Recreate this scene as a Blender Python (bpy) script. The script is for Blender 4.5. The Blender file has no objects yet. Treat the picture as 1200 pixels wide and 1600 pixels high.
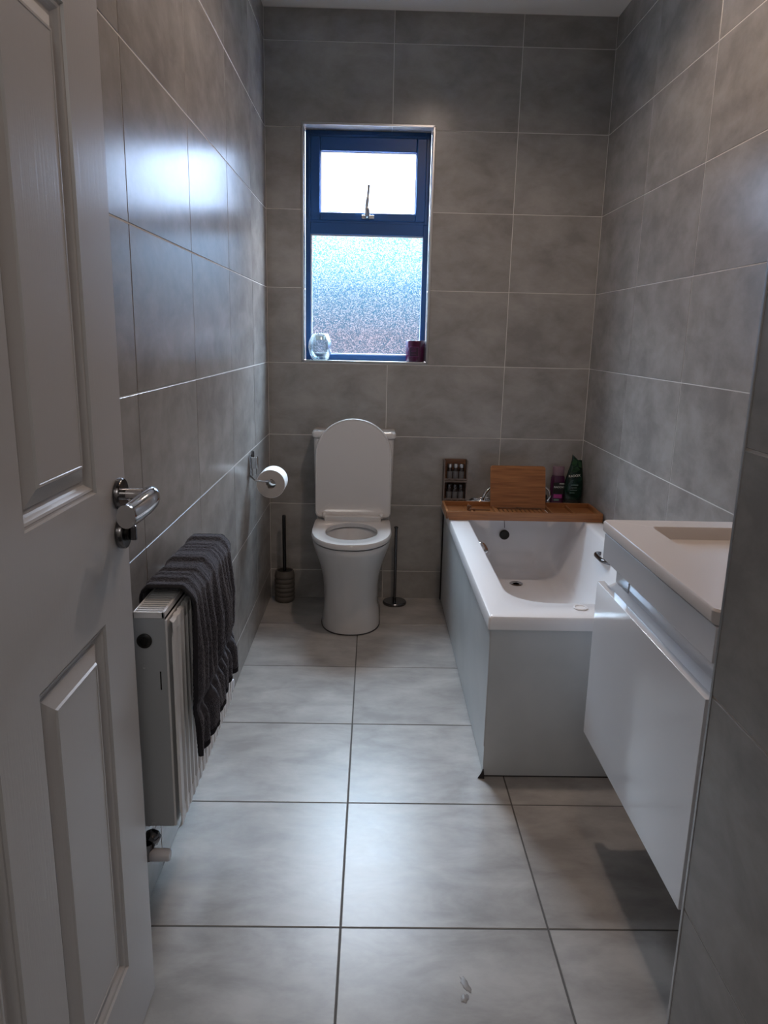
import bpy, bmesh, math, random
from mathutils import Vector, Matrix
random.seed(4)
PI = math.pi
C = bpy.context.scene.collection
S = bpy.context.scene

# ------------------------------------------------------------------ camera
yaw, pit, rol, F = 0.0175, -0.2311, 0.0222, 1163.09
fw = Vector((math.sin(yaw)*math.cos(pit), math.cos(yaw)*math.cos(pit), math.sin(pit)))
rt = fw.cross(Vector((0, 0, 1))).normalized(); up = rt.cross(fw)
r2 = rt*math.cos(rol) + up*math.sin(rol); u2 = up*math.cos(rol) - rt*math.sin(rol)
cam = bpy.data.cameras.new('camera'); co = bpy.data.objects.new('camera', cam); C.objects.link(co)
m = Matrix.Identity(4)
for i in range(3):
    m[i][0], m[i][1], m[i][2] = r2[i], u2[i], -fw[i]
m[0][3], m[1][3], m[2][3] = 0.4899, -3.512, 1.2662
co.matrix_world = m
cam.sensor_fit = 'HORIZONTAL'; cam.sensor_width = 36; cam.lens = F/1200*36; cam.clip_start = 0.02
S.camera = co

# ------------------------------------------------------------------ world, exposure, lamps
S.view_settings.view_transform = 'Standard'; S.view_settings.look = 'None'
S.view_settings.gamma = 1; S.view_settings.use_curve_mapping = False
S.view_settings.exposure = 0.68
SKY = 1.0
w = bpy.data.worlds.new('sky'); S.world = w; w.use_nodes = True
nt = w.node_tree; nt.nodes.clear()
tc = nt.nodes.new('ShaderNodeTexCoord'); sx = nt.nodes.new('ShaderNodeSeparateXYZ')
rp = nt.nodes.new('ShaderNodeValToRGB'); bg = nt.nodes.new('ShaderNodeBackground'); wo = nt.nodes.new('ShaderNodeOutputWorld')
nt.links.new(tc.outputs['Generated'], sx.inputs[0]); nt.links.new(sx.outputs['Z'], rp.inputs[0])
nt.links.new(rp.outputs[0], bg.inputs[0]); nt.links.new(bg.outputs[0], wo.inputs[0])
e = rp.color_ramp.elements          # overcast daylight sky, brightening steadily from horizon to zenith
e[0].position = 0.0; e[0].color = (0.0100, 0.0088, 0.0105, 1)
e[1].position = 0.70; e[1].color = (0.84, 0.88, 0.94, 1)
k = e.new(0.055); k.color = (0.0105, 0.0140, 0.0180, 1)
k = e.new(0.25); k.color = (0.062, 0.082, 0.115, 1)
bg.inputs[1].default_value = 92*SKY

def light(name, typ, loc, energy, color, size=0.1, rot=(0, 0, 0), **k):
    l = bpy.data.lights.new(name, typ); l.energy = energy; l.color = color
    o = bpy.data.objects.new(name, l); C.objects.link(o); o.location = loc; o.rotation_euler = rot
    if typ == 'AREA': l.shape = k.get('shape', 'RECTANGLE'); l.size = size; l.size_y = k.get('sy', size)
    else: l.shadow_soft_size = size
    if typ == 'SPOT': l.spot_size = k.get('spot', 2.4); l.spot_blend = k.get('blend', .5)
    return o
# sampling portal for the sky in the window opening (adds no light of its own)
po = light('window_portal', 'AREA', (0.4475, 0.17, 1.65), 1, (1, 1, 1), 0.56, (-PI/2, 0, 0), sy=1.0)
po.data.cycles.is_portal = True
# ceiling downlight lamp and a fill light added in the unseen hall behind the camera
light('downlight_lamp', 'SPOT', (0.785, -1.31, 2.585), 22, (1.0, 0.80, 0.67), 0.05, spot=2.75, blend=0.45)
light('downlight_lamp', 'SPOT', (0.93, -2.12, 2.585), 6, (1.0, 0.66, 0.42), 0.05, spot=2.75, blend=0.45)
light('hall_fill', 'POINT', (0.6, -4.5, 2.2), 9, (1.0, 0.93, 0.88), 0.3)

# ------------------------------------------------------------------ materials
def mat(name, col, rough=.5, metal=0, spec=.5, coat=0, bump=None, var=None, trans=0, ior=1.45, alpha=1):
    M = bpy.data.materials.new(name); M.use_nodes = True; n = M.node_tree; b = n.nodes['Principled BSDF']
    b.inputs['Base Color'].default_value = (*col, 1); b.inputs['Roughness'].default_value = rough
    b.inputs['Metallic'].default_value = metal; b.inputs['Specular IOR Level'].default_value = spec
    b.inputs['Coat Weight'].default_value = coat; b.inputs['Coat Roughness'].default_value = .08
    b.inputs['Transmission Weight'].default_value = trans; b.inputs['IOR'].default_value = ior; b.inputs['Alpha'].default_value = alpha
    t = n.nodes.new('ShaderNodeTexCoord')
    if bump:    # (scale, strength, distance, stretch)
        mp = n.nodes.new('ShaderNodeMapping'); mp.inputs['Scale'].default_value = bump[3] if len(bump) > 3 else (1, 1, 1)
        no = n.nodes.new('ShaderNodeTexNoise'); no.inputs['Scale'].default_value = bump[0]; no.inputs['Detail'].default_value = 3
        bp_ = n.nodes.new('ShaderNodeBump'); bp_.inputs['Strength'].default_value = bump[1]; bp_.inputs['Distance'].default_value = bump[2]
        n.links.new(t.outputs['Object'], mp.inputs[0]); n.links.new(mp.outputs[0], no.inputs['Vector'])
        n.links.new(no.outputs['Fac'], bp_.inputs['Height']); n.links.new(bp_.outputs[0], b.inputs['Normal'])
    if var:     # (scale, colour2, stretch)
        mp = n.nodes.new('ShaderNodeMapping'); mp.inputs['Scale'].default_value = var[2] if len(var) > 2 else (1, 1, 1)
        no = n.nodes.new('ShaderNodeTexNoise'); no.inputs['Scale'].default_value = var[0]; no.inputs['Detail'].default_value = 5
        mx = n.nodes.new('ShaderNodeMix'); mx.data_type = 'RGBA'
        mx.inputs[6].default_value = (*col, 1); mx.inputs[7].default_value = (*var[1], 1)
        cr = n.nodes.new('ShaderNodeMapRange'); cr.inputs[1].default_value = .35; cr.inputs[2].default_value = .65
        n.links.new(t.outputs['Object'], mp.inputs[0]); n.links.new(mp.outputs[0], no.inputs['Vector'])
        n.links.new(no.outputs['Fac'], cr.inputs[0]); n.links.new(cr.outputs[0], mx.inputs[0]); n.links.new(mx.outputs[2], b.inputs['Base Color'])
    return M

def tile_mat(name, c1, c2, rough, spec=.5, stretch=(1, 1, 1.6)):
    """concrete-look porcelain: soft clouding, different on every tile"""
    M = bpy.data.materials.new(name); M.use_nodes = True; n = M.node_tree; b = n.nodes['Principled BSDF']; L = n.links.new
    t = n.nodes.new('ShaderNodeTexCoord'); oi = n.nodes.new('ShaderNodeObjectInfo')
    sc = n.nodes.new('ShaderNodeVectorMath'); sc.operation = 'SCALE'; sc.inputs[0].default_value = (37, 91, 53); L(oi.outputs['Random'], sc.inputs['Scale'])
    ad = n.nodes.new('ShaderNodeVectorMath'); ad.operation = 'ADD'; L(t.outputs['Object'], ad.inputs[0]); L(sc.outputs[0], ad.inputs[1])
    mp = n.nodes.new('ShaderNodeMapping'); mp.inputs['Scale'].default_value = stretch; L(ad.outputs[0], mp.inputs[0])
    a = n.nodes.new('ShaderNodeTexNoise'); a.inputs['Scale'].default_value = 5.5; a.inputs['Detail'].default_value = 7; a.inputs['Roughness'].default_value = .62; L(mp.outputs[0], a.inputs['Vector'])
    a.inputs['Distortion'].default_value = .25
    mr = n.nodes.new('ShaderNodeMapRange'); mr.inputs[1].default_value = .34; mr.inputs[2].default_value = .66; L(a.outputs['Fac'], mr.inputs[0])
    mx = n.nodes.new('ShaderNodeMix'); mx.data_type = 'RGBA'; mx.inputs[6].default_value = (*c1, 1); mx.inputs[7].default_value = (*c2, 1)
    L(mr.outputs[0], mx.inputs[0]); L(mx.outputs[2], b.inputs['Base Color'])
    rr = n.nodes.new('ShaderNodeMapRange'); rr.inputs[3].default_value = rough*.9; rr.inputs[4].default_value = rough*1.15
    L(a.outputs['Fac'], rr.inputs[0]); L(rr.outputs[0], b.inputs['Roughness'])
    b.inputs['Specular IOR Level'].default_value = spec
    f = n.nodes.new('ShaderNodeTexNoise'); f.inputs['Scale'].default_value = 6; L(ad.outputs[0], f.inputs['Vector'])
    bu = n.nodes.new('ShaderNodeBump'); bu.inputs['Strength'].default_value = .12; bu.inputs['Distance'].default_value = .004
    L(f.outputs['Fac'], bu.inputs['Height']); L(bu.outputs[0], b.inputs['Normal'])
    return M

M_tile = tile_mat('wall_tile', (.235, .222, .212), (.345, .33, .315), .25)
M_ftile = tile_mat('floor_tile', (.27, .257, .245), (.42, .405, .385), .33, .5, (1, 1.9, 1))
M_grout = mat('grout', (.60, .575, .55), .8)
M_fgrout = mat('floor_grout', (.10, .095, .09), .8)
M_plaster = mat('ceiling_paint', (.84, .79, .75), .8, bump=(60, .1, .002))
M_hall = mat('hall_paint', (.55, .53, .50), .8)
M_chrome = mat('chrome', (.62, .62, .63), .10, 1)
M_dchrome = mat('dark_chrome', (.16, .16, .17), .16, 1)
M_trim = mat('satin_trim', (.45, .45, .46), .3, 1)
M_frame = mat('window_frame_glare_blue', (.013, .075, .24), .35, bump=(300, .05, .001))  # anthracite frame, with the blue haze of window glare put into its colour
M_bead = mat('glazing_bead', (.75, .77, .8), .4)
M_white = mat('white_ceramic', (.60, .575, .56), .12, coat=.5)
M_acryl = mat('bath_acrylic', (.84, .84, .86), .22, coat=.3)
M_panel = mat('bath_panel_white', (.60, .62, .63), .3, var=(5, (.53, .555, .565)))
M_gloss = mat('gloss_white', (.78, .79, .82), .10, coat=.5)
M_basin = mat('basin_ceramic', (.70, .655, .635), .2, coat=.2)
M_door = mat('door_paint', (.50, .50, .51), .27, spec=.5, bump=(30, .25, .0008, (1, 9, .35)))
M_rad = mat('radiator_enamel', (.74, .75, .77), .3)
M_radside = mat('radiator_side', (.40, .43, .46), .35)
M_black = mat('black_plastic', (.012, .012, .012), .4)
M_blackm = mat('black_handle', (.006, .006, .007), .35)
M_paper = mat('tissue', (.86, .86, .88), .95, bump=(150, .3, .001))
M_papere = mat('tissue_end', (.42, .385, .36), .95, bump=(220, .5, .001))
M_seal = mat('white_sealant', (.5, .5, .5), .5)
M_wood = mat('bamboo', (.33, .135, .045), .42, var=(5, (.20, .075, .024), (1.2, 1, 22)), bump=(20, .2, .001, (3, 1, 20)))
M_woodd = mat('bamboo_dark', (.17, .075, .032), .45, var=(9, (.09, .04, .02), (3, 3, 10)))
M_crate = mat('grey_wood', (.20, .165, .15), .6, var=(12, (.12, .095, .085), (1, 8, 1)))
M_greyc = mat('brush_pot', (.105, .095, .085), .6)
M_valve = mat('valve_white', (.60, .61, .66), .4)
M_towel = mat('towel_terry', (.017, .018, .026), .95, bump=(420, 1.0, .004), var=(260, (.060, .059, .074)))
M_towelb = mat('towel_band', (.032, .032, .042), .85, bump=(900, .5, .002, (1, .2, 1)))
for q_ in (M_towel, M_towelb):
    b_ = q_.node_tree.nodes['Principled BSDF']; b_.inputs['Sheen Weight'].default_value = .55; b_.inputs['Sheen Roughness'].default_value = .4; b_.inputs['Sheen Tint'].default_value = (.6, .62, .72, 1)
M_hem = mat('towel_hem', (.012, .012, .017), .9)
M_green = mat('gel_green', (.002, .013, .010), .25, var=(30, (.004, .028, .016)))
M_leaf = mat('gel_leaf', (.015, .07, .015), .4, var=(60, (.005, .03, .012)))
M_txt = mat('white_print', (.75, .78, .74), .5)
M_txt2 = mat('grey_print', (.12, .2, .18), .5)
M_purple = mat('gel_purple', (.06, .012, .045), .25)
M_pcap = mat('gel_cap', (.20, .13, .17), .3)
M_pink = mat('pink_print', (.35, .04, .22), .4)
M_jarp = mat('candle_jar_purple', (.055, .006, .035), .12, coat=.6)
M_jarl = mat('candle_label', (.02, .004, .02), .5)
M_jarf = mat('candle_label_line', (.22, .035, .17), .4)
M_vial = mat('dark_vial', (.025, .018, .018), .12, coat=.5)
M_viall = mat('vial_label', (.12, .12, .125), .5)
M_cap = mat('silver_cap', (.5, .5, .52), .3, 1)
M_water = mat('water', (.25, .28, .29), .03, spec=.5)
M_dirt = mat('old_sealant', (.02, .016, .018), .8)
M_stain = mat('water_mark', (.24, .225, .215), .45)
M_wax = mat('wax', (.8, .78, .7), .5)
M_brick = mat('pink_brick', (.12, .078, .09), .9, var=(6, (.10, .066, .075)))
M_ground = mat('garden_ground', (.12, .12, .11), .95)

def glassmix(name, tint, wt, rough, sparkle=False):
    M = bpy.data.materials.new(name); M.use_nodes = True; n = M.node_tree; n.nodes.clear(); L = n.links.new
    out = n.nodes.new('ShaderNodeOutputMaterial'); tr = n.nodes.new('ShaderNodeBsdfTransparent'); tr.inputs[0].default_value = (*tint, 1)
    mx = n.nodes.new('ShaderNodeMixShader'); mx.inputs[0].default_value = wt
    if rough:
        g = n.nodes.new('ShaderNodeBsdfRefraction'); g.inputs['Roughness'].default_value = rough; g.inputs['IOR'].default_value = 1.25; g.inputs[0].default_value = (.95, .97, 1, 1)
    else:
        g = n.nodes.new('ShaderNodeBsdfGlossy'); g.inputs['Roughness'].default_value = .03
    L(tr.outputs[0], mx.inputs[1]); L(g.outputs[0], mx.inputs[2]); L(mx.outputs[0], out.inputs[0])
    if sparkle:   # moulded pattern of the obscured glass: small lens-like cells
        t = n.nodes.new('ShaderNodeTexCoord'); v = n.nodes.new('ShaderNodeTexVoronoi'); v.inputs['Scale'].default_value = 330
        L(t.outputs['Object'], v.inputs['Vector'])
        cr = n.nodes.new('ShaderNodeValToRGB'); e = cr.color_ramp.elements
        e[0].position = .1; e[0].color = (.32, .54, .64, 1); e[1].position = .9; e[1].color = (.88, .88, .9, 1)
        k = cr.color_ramp.elements.new(.5); k.color = (.56, .62, .67, 1)
        s = n.nodes.new('ShaderNodeSeparateColor'); L(v.outputs['Color'], s.inputs[0]); L(s.outputs[0], cr.inputs[0])
        L(cr.outputs[0], tr.inputs[0])
        dk = n.nodes.new('ShaderNodeVectorMath'); dk.operation = 'SCALE'; dk.inputs['Scale'].default_value = .16; L(cr.outputs[0], dk.inputs[0]); L(dk.outputs[0], g.inputs[0])
        bu = n.nodes.new('ShaderNodeBump'); bu.inputs['Strength'].default_value = .6; bu.inputs['Distance'].default_value = .003
        L(v.outputs['Distance'], bu.inputs['Height']); L(bu.outputs[0], g.inputs['Normal'])
    return M
M_clear = glassmix('upper_glass', (.95, .97, 1), .06, 0)
M_frost = glassmix('obscured_glass', (.8, .9, 1), .22, .2, True)
M_candleglass = bpy.data.materials.new('candle_glass'); M_candleglass.use_nodes = True
_n = M_candleglass.node_tree; _n.nodes.clear()
_o = _n.nodes.new('ShaderNodeOutputMaterial'); _m = _n.nodes.new('ShaderNodeMixShader'); _t = _n.nodes.new('ShaderNodeBsdfTransparent'); _g = _n.nodes.new('ShaderNodeBsdfGlossy'); _l = _n.nodes.new('ShaderNodeLayerWeight')
_t.inputs[0].default_value = (.9, .95, .97, 1); _g.inputs['Roughness'].default_value = .08; _l.inputs[0].default_value = .45
_n.links.new(_l.outputs['Facing'], _m.inputs[0]); _n.links.new(_t.outputs[0], _m.inputs[1]); _n.links.new(_g.outputs[0], _m.inputs[2]); _n.links.new(_m.outputs[0], _o.inputs[0])

# ------------------------------------------------------------------ helpers
def link(name, me, mat_, parent=None, loc=None):
    o = bpy.data.objects.new(name, me); C.objects.link(o)
    if mat_ is not None and not me.materials:
        for q in (mat_ if isinstance(mat_, (list, tuple)) else [mat_]): me.materials.append(q)
    if parent: o.parent = parent
    if loc: o.location = loc
    return o
def mesh(name, V, Fc, mat_, parent=None, smooth=False, bevel=0, seg=2, fix=True):
    me = bpy.data.meshes.new(name); me.from_pydata([tuple(v) for v in V], [], Fc)
    if fix:
        bm = bmesh.new(); bm.from_mesh(me); bmesh.ops.remove_doubles(bm, verts=bm.verts, dist=1e-6); bmesh.ops.recalc_face_normals(bm, faces=bm.faces); bm.to_mesh(me); bm.free()
    o = link(name, me, mat_, parent)
    if smooth:
        for p in me.polygons: p.use_smooth = True
        try: me.set_sharp_from_angle(angle=math.radians(40))
        except Exception: pass
    if bevel:
        b = o.modifiers.new('bevel', 'BEVEL'); b.width = bevel; b.segments = seg; b.limit_method = 'ANGLE'; b.angle_limit = .6
        for p in me.polygons: p.use_smooth = True
        try: me.set_sharp_from_angle(angle=math.radians(75))
        except Exception: pass
        b.harden_normals = True
    return o
def boxvf(a, b):
    x0, y0, z0 = a; x1, y1, z1 = b
    V = [(x0, y0, z0), (x1, y0, z0), (x1, y1, z0), (x0, y1, z0), (x0, y0, z1), (x1, y0, z1), (x1, y1, z1), (x0, y1, z1)]
    return V, [(0, 3, 2, 1), (4, 5, 6, 7), (0, 1, 5, 4), (1, 2, 6, 5), (2, 3, 7, 6), (3, 0, 4, 7)]
def box(name, a, b, mat_, parent=None, bevel=0, **k):
    V, Fc = boxvf(a, b); return mesh(name, V, Fc, mat_, parent, bevel=bevel, fix=False, **k)
def boxes(name, L, mat_, parent=None, bevel=0):
    V = []; Fc = []
    for a, b in L:
        v, f = boxvf(a, b); n = len(V); V += v; Fc += [tuple(i+n for i in q) for q in f]
    return mesh(name, V, Fc, mat_, parent, bevel=bevel, fix=False)
def loftvf(rings, cap0=True, cap1=True, closed=True):
    V = []; Fc = []; n = len(rings[0])
    for r in rings: V += [tuple(p) for p in r]
    for k in range(len(rings)-1):
        for i in range(n if closed else n-1):
            j = (i+1) % n; Fc.append((k*n+i, k*n+j, (k+1)*n+j, (k+1)*n+i))
    if cap0: Fc.append(tuple(range(n))[::-1])
    if cap1: Fc.append(tuple((len(rings)-1)*n+i for i in range(n)))
    return V, Fc
def loft(name, rings, mat_, parent=None, cap0=True, cap1=True, smooth=True, bevel=0):
    V, Fc = loftvf(rings, cap0, cap1); return mesh(name, V, Fc, mat_, parent, smooth, bevel)
def lathe(name, prof, c, mat_, parent=None, n=32, axis='z', cap0=True, cap1=True):
    rings = []
    for r, h in prof:
        rg = []
        for i in range(n):
            a = 2*PI*i/n; p, q = r*math.cos(a), r*math.sin(a)
            rg.append({'z': (c[0]+p, c[1]+q, c[2]+h), 'y': (c[0]+p, c[1]+h, c[2]+q), 'x': (c[0]+h, c[1]+p, c[2]+q)}[axis])
        rings.append(rg)
    return loft(name, rings, mat_, parent, cap0, cap1)
def tubevf(pts, rad, n=12):
    pts = [Vector(p) for p in pts]; rings = []; prev = None
    for i, p in enumerate(pts):
        t = (pts[min(i+1, len(pts)-1)] - pts[max(i-1, 0)]).normalized()
        if prev is None: a = t.orthogonal().normalized()
        else: a = (prev - t*prev.dot(t)).normalized()
        prev = a; b = t.cross(a); r = rad[i] if isinstance(rad, (list, tuple)) else rad
        rings.append([p + a*r*math.cos(2*PI*k/n) + b*r*math.sin(2*PI*k/n) for k in range(n)])
    return loftvf(rings)
def tube(name, pts, rad, mat_, parent=None, n=12):
    V, Fc = tubevf(pts, rad, n); return mesh(name, V, Fc, mat_, parent, True)
def smoothpts(P, k=6):
    P = [Vector(p) for p in P]; out = []
    for i in range(len(P)-1):
        a, b, c, d = P[max(i-1, 0)], P[i], P[i+1], P[min(i+2, len(P)-1)]
        for j in range(k):
            t = j/k; out.append(.5*((2*b)+(c-a)*t+(2*a-5*b+4*c-d)*t*t+(3*b-3*c+d-a)*t**3))
    out.append(P[-1]); return out
def rrect(x0, x1, y0, y1, r, z, k=6):
    P = []
    for cx, cy, a0 in ((x1-r, y1-r, 0), (x0+r, y1-r, PI/2), (x0+r, y0+r, PI), (x1-r, y0+r, 1.5*PI)):
        for i in range(k+1):
            a = a0 + PI/2*i/k; P.append((cx+r*math.cos(a), cy+r*math.sin(a), z))
    return P
def thing(name, label, cat, loc=(0, 0, 0), group=None):
    o = bpy.data.objects.new(name, None); o.empty_display_size = .05; C.objects.link(o)
    o['label'] = label; o['category'] = cat
    if group: o['group'] = group
    o.location = loc; return o
def place(t, loc):
    """move the Empty to the thing's base, keeping the world-space parts where they are"""
    d = Vector(loc); t.location = d
    for c in t.children: c.location = Vector(c.location) - d
def struct(o): o['kind'] = 'structure'; return o

# ------------------------------------------------------------------ tiles
GAP = .0032; TH = .009
_tc = {}
def tile(parent, plane, at, ur, vr, mat_, sgn=1, gap=GAP):
    """one tile. plane 'y': u=x v=z faces -y; 'x': u=y v=z faces sgn*x; 'z': u=x v=y faces up"""
    u0, u1 = ur; v0, v1 = vr; g = gap/2; w, h = (u1-u0-gap)/2, (v1-v0-gap)/2
    if w <= .004 or h <= .004: return
    key = (plane, sgn, round(w, 4), round(h, 4), mat_.name)
    if key not in _tc:
        c = .0009; V = []
        for (d, i) in ((TH, 0), (c, 0), (0, c)):
            for a, b in ((-w+i, -h+i), (w-i, -h+i), (w-i, h-i), (-w+i, h-i)):
                if plane == 'y': V.append((a, d, b))
                elif plane == 'x': V.append((-sgn*d, a, b))
                else: V.append((a, b, -d))
        Fc = [(8, 9, 10, 11)]
        for k in (0, 4):
            for i in range(4): j = (i+1) % 4; Fc.append((k+i, k+j, k+4+j, k+4+i))
        me = bpy.data.meshes.new('tile'); me.from_pydata(V, [], Fc)
        bm = bmesh.new(); bm.from_mesh(me); bmesh.ops.recalc_face_normals(bm, faces=bm.faces)
        nv = {'y': Vector((0, -1, 0)), 'x': Vector((sgn, 0, 0)), 'z': Vector((0, 0, 1))}[plane]
        bm.faces.ensure_lookup_table()
        if bm.faces[0].normal.dot(nv) < 0: bmesh.ops.reverse_faces(bm, faces=bm.faces)
        bm.to_mesh(me); bm.free()
        me.materials.append(mat_); _tc[key] = me
    o = bpy.data.objects.new('tile', _tc[key]); C.objects.link(o); o.parent = parent
    uc, vc = (u0+u1)/2, (v0+v1)/2; jit = random.uniform(-.0003, .0003)
    o.location = {'y': (uc, at+jit, vc), 'x': (at+jit, uc, vc), 'z': (uc, vc, at+jit)}[plane]
    return o

W = 1.4924; ZC = 2.598; PX = .95; PY = -2.6; YD = -3.1
ROWS = [0, .142, .475, .808, 1.141, 1.474, 1.807, 2.14, 2.473, ZC]
OX0, OX1, OZ0, OZ1 = .1575, .7375, 1.146, 2.160
R = .0012   # grout recess

# floor
floor = struct(box('floor', (-.12, -5.2, -.12), (W+.12, .16, -R), M_fgrout))
FX = [0, .4388, .8976, 1.356, W]; FY = [0, -.356, -.7988, -1.2428, -1.6774, -2.1268, -2.571, -3.015, -3.1]
for i in range(4):
    for j in range(8):
        if j >= 6 and i > 2: continue
        x0, x1 = FX[i]-(.004 if i == 0 else 0), FX[i+1]+(.004 if i == 3 else 0)
        if j >= 6 and i == 2: x1 = PX
        tile(floor, 'z', 0, (x0, x1), (FY[j+1], FY[j]+(.004 if j == 0 else 0)), M_ftile, gap=.0042)
# two water marks on the floor
def blob(name, c, rx, ry, rot, z, mat_, parent, seed):
    rn = random.Random(seed); P = []
    for i in range(22):
        a = 2*PI*i/22; k = 1+rn.uniform(-.28, .28); x, y = rx*k*math.cos(a), ry*k*math.sin(a)
        P.append((c[0]+x*math.cos(rot)-y*math.sin(rot), c[1]+x*math.sin(rot)+y*math.cos(rot)))
    return loft(name, [[(x, y, .0003) for x, y in P], [(c[0]+(x-c[0])*.9, c[1]+(y-c[1])*.9, z) for x, y in P]], mat_, parent)
blob('water_mark', (.697, -2.272, 0), .007, .020, .35, .0007, M_stain, floor, 3)
blob('water_mark', (.691, -2.306, 0), .007, .011, -.4, .0007, M_stain, floor, 5)

# ceiling
ceil = struct(box('ceiling', (-.12, -5.2, ZC), (W+.12, .16, ZC+.1), M_plaster))
for dx_, dy_ in ((.785, -1.31), (.93, -2.12)): lathe('downlight_ring', [(.045, 0), (.045, -.004), (.036, -.006), (.036, .0)], (dx_, dy_, ZC), M_trim, ceil, 32)

# back wall with the window opening
wb = struct(boxes('wall_back', [((-.12, R, -.12), (OX0, .16, ZC)), ((OX1, R, -.12), (W+.12, .16, ZC)), ((OX0, R, -.12), (OX1, .16, OZ0)), ((OX0, R, OZ1), (OX1, .16, ZC))], M_grout))
CB = [0, .5515, 1.0966, W]
for j in range(9):
    for i in range(3):
        a, b, z0, z1 = CB[i], CB[i+1], ROWS[j], ROWS[j+1]
        if 4 <= j <= 6 and i == 0: tile(wb, 'y', 0, (a, OX0), (z0, z1), M_tile)
        elif 4 <= j <= 6 and i == 1: tile(wb, 'y', 0, (OX1, b), (z0, z1), M_tile)
        elif j == 7 and i < 2:      # notched over the opening
            g = GAP/2; a_, b_, zz0, zz1 = a+g, b-g, z0+g, z1-g; nz = OZ1+g
            P = [(a_, zz0), (OX0-g, zz0), (OX0-g, nz), (b_, nz), (b_, zz1), (a_, zz1)] if i == 0 else [(a_, nz), (OX1+g, nz), (OX1+g, zz0), (b_, zz0), (b_, zz1), (a_, zz1)]
            cx, cz = (a+b)/2, (z0+z1)/2
            me = bpy.data.meshes.new('tile'); n = len(P)
            V = [(x-cx, d, z-cz) for d in (TH, 0) for x, z in P]
            me.from_pydata(V, [], [tuple(range(n, 2*n))]+[(k, (k+1) % n, n+(k+1) % n, n+k) for k in range(n)])
            link('tile', me, M_tile, wb, (cx, 0, cz))
        else: tile(wb, 'y', 0, (a, b), (z0, z1), M_tile)
# tiled reveal
RY = .095
for x, sg in ((OX0, 1), (OX1, -1)):
    for k in range(4, 7): tile(wb, 'x', x+sg*TH*.9, (.004, RY), (max(ROWS[k], OZ0+.008), min(ROWS[k+1], OZ1-.006) if k < 6 else OZ1-.008), M_tile, sg)
tile(wb, 'z', OZ0+.008, (OX0+.01, OX1-.01), (.004, RY), M_tile)
for a, b in ((OX0+.009, .5515), (.5515, OX1-.009)):
    box('tile', (a+.001, .004, OZ1-.008), (b-.001, RY, OZ1-.0005), M_tile, wb)
# metal edge trim round the opening
t_ = struct(boxes('trim_1', [((OX0-.001, -.0035, OZ0), (OX0+.009, .005, OZ1)), ((OX1-.009, -.0035, OZ0), (OX1+.001, .005, OZ1)), ((OX0-.001, -.0035, OZ1-.009), (OX1+.001, .005, OZ1+.001)), ((OX0-.001, -.0035, OZ0-.001), (OX1+.001, .005, OZ0+.009))], M_trim, bevel=.0015))

# left wall
wl = struct(box('wall_left', (-.12, -3.3, -.12), (-R, .16, ZC), M_grout))
LY = [0, -.4121, -.8963, -1.4226, -1.943, -2.470, -2.99, YD]
for j in range(9):
    for i in range(7): tile(wl, 'x', 0, (LY[i+1], LY[i]), (ROWS[j], ROWS[j+1]), M_tile, 1)
# right wall
wr = struct(box('wall_right', (W+R, -3.3, -.12), (W+.12, .16, ZC), M_grout))
RYS = [0, -.5343, -1.0625, -1.59, -2.118, PY]
for j in range(9):
    for i in range(5): tile(wr, 'x', W, (RYS[i+1], RYS[i]), (ROWS[j], ROWS[j+1]), M_tile, -1)
# projecting pier on the right, beside the doorway
wp = struct(box('wall_pier', (PX+R, YD, -.12), (W+R, PY-R, ZC), M_grout))
for j in range(9):
    tile(wp, 'x', PX, (PY-.42, PY-.004), (ROWS[j], ROWS[j+1]), M_tile, -1)
    for a, b in ((PX+.004, 1.26), (1.26, W)):       # return face towards the basin
        o = tile(wp, 'y', 0, (a, b), (ROWS[j], ROWS[j+1]), M_tile)
        o.location = ((a+b)/2, PY, (ROWS[j]+ROWS[j+1])/2); o.rotation_euler = (0, 0, PI)
struct(box('trim_2', (PX-.001, PY-.006, 0), (PX+.006, PY+.001, ZC), M_trim, bevel=.0015))
# door wall, hall behind the camera
struct(boxes('wall_front', [((-.12, YD-.12, -.12), (.03, YD, ZC)), ((.86, YD-.12, -.12), (W+.12, YD, ZC)), ((.03, YD-.12, 2.02), (.86, YD, ZC))], M_hall))
struct(boxes('wall_hall', [((-.12, -5.3, -.12), (W+.12, -5.2, ZC)), ((-.22, -5.3, -.12), (-.12, YD-.1, ZC)), ((W+.12, -5.3, -.12), (W+.22, YD-.1, ZC))], M_hall))
# outside
g_ = struct(box('ground', (-7, .17, -.5), (9, 12, -.2), M_ground))
struct(box('wall_garden', (-7, 5.0, -.2), (9, 5.25, 0.95), M_brick))

# ------------------------------------------------------------------ window
win = struct(bpy.data.objects.new('window_1', None)); C.objects.link(win); win.location = (.4475, .12, OZ0)
def wp_(o): o.parent = win; o.location = -Vector(win.location); return o
def frame4(name, x0, x1, z0, z1, t, y0, y1, mat_, bevel=.002, tb=None, tt=None):
    tb = tb or t; tt = tt or t
    return boxes(name, [((x0, y0, z0), (x0+t, y1, z1)), ((x1-t, y0, z0), (x1, y1, z1)), ((x0+t, y0, z0), (x1-t, y1, z0+tb)), ((x0+t, y0, z1-tt), (x1-t, y1, z1))], mat_, None, bevel)
FX0, FX1 = OX0+.009, OX1-.009
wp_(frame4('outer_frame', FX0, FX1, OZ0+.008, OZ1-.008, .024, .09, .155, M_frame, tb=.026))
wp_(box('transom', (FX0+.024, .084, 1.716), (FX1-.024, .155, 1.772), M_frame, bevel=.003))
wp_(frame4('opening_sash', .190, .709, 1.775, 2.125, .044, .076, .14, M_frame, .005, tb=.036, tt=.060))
wp_(frame4('sash_lip', .179, .720, 1.765, 2.136, .013, .082, .14, M_frame, .002))
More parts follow.
